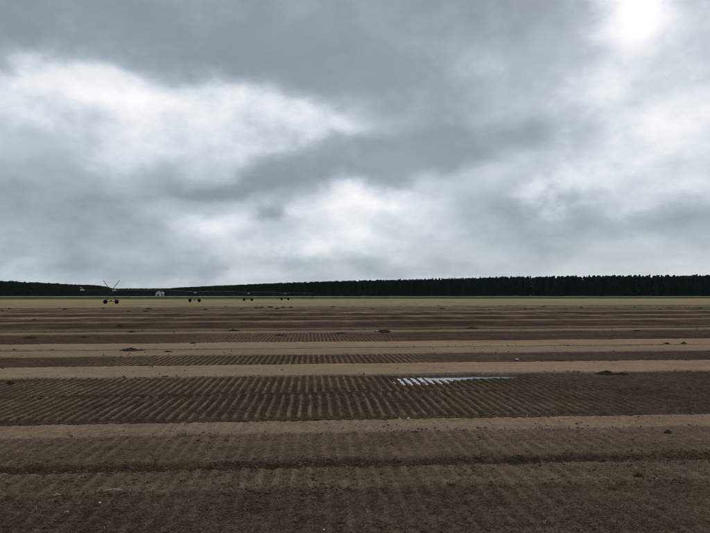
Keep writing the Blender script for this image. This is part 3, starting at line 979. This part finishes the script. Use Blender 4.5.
def stone(x, y, wpx, label):
    X, Y, Z = px_ground(x, y)
    w = wpx * math.hypot(X, Y) / FPX * .5
    g = np.random.default_rng(int(x + y * 31))
    import bmesh
    bm = bmesh.new(); bmesh.ops.create_icosphere(bm, subdivisions=2, radius=w)
    for v in bm.verts:
        v.co = v.co * (1 + g.normal(0, .10)); v.co.z *= .7
    me = bpy.data.meshes.new('pale_stone'); bm.to_mesh(me); bm.free(); me.materials.append(M_STONE)
    o = link(bpy.data.objects.new('pale_stone', me)); o.location = (X, Y, Z + w * .4)
    tag(o, label, 'stone', 'pale stones on the soil')
stone(399, 419, 3.6, 'left one of two pale stones in front of the ribbed strip')
stone(408.5, 420, 3.0, 'right one of two pale stones in front of the ribbed strip')
stone(324, 529, 2.4, 'small white stone at the bottom of the foreground')
stone(100, 502.5, 2.4, 'small white stone below the long pale stalk')
stone(517, 359, 3.2, 'pale stone on the narrow dark strip')

# crumbs and loose clods, far too many to count
def build_clods():
    import bmesh
    bm = bmesh.new(); bmesh.ops.create_icosphere(bm, subdivisions=1, radius=1.0)
    bv = np.array([v.co[:] for v in bm.verts]); bf = np.array([[v.index for v in f_.verts] for f_ in bm.faces]); bm.free()
    n = 170000
    d = 5.6 + 19 * rng.uniform(0, 1, n) ** 1.3
    X = rng.uniform(-.74, .74, n) * d
    s = band_s(X, d)
    rough = np.interp(s, *T_ROUGH); dens = np.clip(.10 + .9 * rough ** 1.2, 0, 1) * np.clip(.4 + 1.1 * fbm(X * .9, d * .9, 61, 3), .05, 1)
    keep = rng.uniform(0, 1, n) < dens * .55
    X, d, rough = X[keep], d[keep], rough[keep]
    n = len(X)
    Z = field(X, d)[0]
    sz = np.clip(.0062 * np.exp(rng.normal(0, .5, n)) * (.7 + .5 * np.minimum(rough, 1)), .0035, .026)
    sc = np.stack([sz * rng.uniform(.8, 1.5, n), sz * rng.uniform(.8, 1.3, n), sz * rng.uniform(.5, .9, n)], 1)
    V = bv[None] * (1 + rng.normal(0, .16, (n, len(bv), 1))) * sc[:, None, :]
    V = V + np.stack([X, d, Z + sz * .25], 1)[:, None, :]
    F = bf[None] + (np.arange(n) * len(bv))[:, None, None]
    o = link(bpy.data.objects.new('soil_crumbs', mesh_np('soil_crumbs', V.reshape(-1, 3), F.reshape(-1, 3), M_CLOD)))
    tag(o, 'loose crumbs of brown soil scattered over the near strips', 'soil', kind='stuff')
    # coarser lumps on the middle and far strips, thickest along the strip edges
    n = 130000
    d = 1 / rng.uniform(1 / 150., 1 / 5.8, n)
    X = rng.uniform(-.72, .72, n) * d
    s = band_s(X, d)
    edges = np.array([b[0] for b in BANDS if b[0] > 7])
    j = np.abs(s[:, None] - edges[None, :]).min(1) / s
    dens = .07 + .9 * np.exp(-(j / .010) ** 2)
    dens *= np.clip(.25 + 1.3 * fbm(X * 3 / d ** .5, d * .6, 71, 3), .03, 1) * np.clip(1.2 - np.interp(s, *T_DRY), .25, 1)
    keep = (rng.uniform(0, 1, n) < dens) & ~((s > 15.6) & (s < 18.8) & (X > .3) & (X < 6))
    X, d = X[keep], d[keep]; n = len(X)
    Z = field(X, d)[0]
    sz = np.minimum((.0085 + .00040 * d) * np.exp(rng.normal(0, .55, n)), .028 + .0006 * d)
    sc = np.stack([sz * rng.uniform(.9, 1.6, n), sz * rng.uniform(.8, 1.3, n), sz * rng.uniform(.5, .9, n)], 1)
    sc[d < 14] *= .82
    V = bv[None] * (1 + rng.normal(0, .16, (n, len(bv), 1))) * sc[:, None, :]
    V = V + np.stack([X, d, Z + sz * .2], 1)[:, None, :]
    F = bf[None] + (np.arange(n) * len(bv))[:, None, None]
    o = link(bpy.data.objects.new('soil_lumps', mesh_np('soil_lumps', V.reshape(-1, 3), F.reshape(-1, 3), M_LUMP)))
    tag(o, 'dark lumps of soil along the edges of the strips', 'soil', kind='stuff')
    # chopped straw
    n = 1500
    d = 5.6 + 26 * rng.uniform(0, 1, n) ** 1.2; X = rng.uniform(-.74, .74, n) * d
    keep = rng.uniform(0, 1, n) < np.clip(.25 + .8 * fbm(X * .5, d * .5, 66, 3) + .3 * np.interp(band_s(X, d), *T_ROUGH), .03, 1)
    X, d = X[keep], d[keep]; n = len(X)
    Z = field(X, d)[0] + .012
    a = rng.normal(0, .9, n); L = rng.uniform(.008, .035, n); w = rng.uniform(.0012, .003, n); up = rng.normal(0, .012, n)
    ca, sa = np.cos(a), np.sin(a)
    P = np.stack([X, d, Z], 1)
    t = np.stack([ca * L, sa * L, up], 1); q = np.stack([-sa * w, ca * w, w * 0], 1); z = np.stack([w * 0, w * 0, w * 1.5], 1)
    V = np.stack([P - t - q, P - t + q, P - t + z, P + t - q, P + t + q, P + t + z], 1).reshape(-1, 3)
    i = (np.arange(n) * 6)[:, None]
    F = np.concatenate([i + [0, 3, 5, 2], i + [1, 2, 5, 4], i + [0, 1, 4, 3]], 0)
    o = link(bpy.data.objects.new('chopped_straw', mesh_np('chopped_straw', V, F, M_STRAW)))
    tag(o, 'fine pale bits of straw littering the soil', 'straw', kind='stuff')
build_clods()

# short dead grass on the far straw strip
def build_stubble():
    n = 15000
    d = 1 / rng.uniform(1 / 470., 1 / 120., n)
    X = rng.uniform(-.72, .72, n) * d
    s = band_s(X, d)
    st = field(X, d)[2]
    keep = (d < corn_front(X) - 1) & (rng.uniform(0, 1, n) < st)
    X, d = X[keep], d[keep]; n = len(X)
    Z = field(X, d)[0]
    Vs, Fs, off = [], [], 0
    for k in range(3):
        w = .10; h = rng.uniform(.05, .16, n)
        ox, oy = rng.normal(0, .25, n), rng.normal(0, .25, n)
        V = np.stack([np.stack([X + ox - w, d + oy, Z - .02], 1), np.stack([X + ox + w, d + oy, Z - .02], 1), np.stack([X + ox + rng.normal(0, .1, n), d + oy + .05, Z + h], 1)], 1).reshape(-1, 3)
        Vs.append(V); Fs.append((off + np.arange(n) * 3)[:, None] + [0, 1, 2]); off += 3 * n
    o = link(bpy.data.objects.new('dead_grass', mesh_np('dead_grass', np.concatenate(Vs), np.concatenate(Fs), M_GRASSDRY)))
    tag(o, 'short straw coloured dead grass before the green crop', 'grass', kind='stuff')
build_stubble()

# ------------------------------------------------------------------ air
HAZE = 0.00001
def build_haze():
    m = bpy.data.materials.new('haze_air'); m.use_nodes = True
    n, l = m.node_tree.nodes, m.node_tree.links
    n.clear()
    o_ = n.new('ShaderNodeOutputMaterial'); v = n.new('ShaderNodeVolumePrincipled')
    v.inputs['Color'].default_value = (0.72, 0.86, 1.0, 1)
    v.inputs['Density'].default_value = HAZE
    v.inputs['Anisotropy'].default_value = 0.2
    l.new(v.outputs[0], o_.inputs['Volume'])
    b = MB(); b.box((0, 1350, 15.5), (6100, 3420, 34.0))
    tag(b.build('haze', m), 'thin blue grey air over the whole field', 'haze', kind='stuff')
build_haze()
scene.cycles.volume_max_steps = 64
scene.cycles.volume_bounces = 0
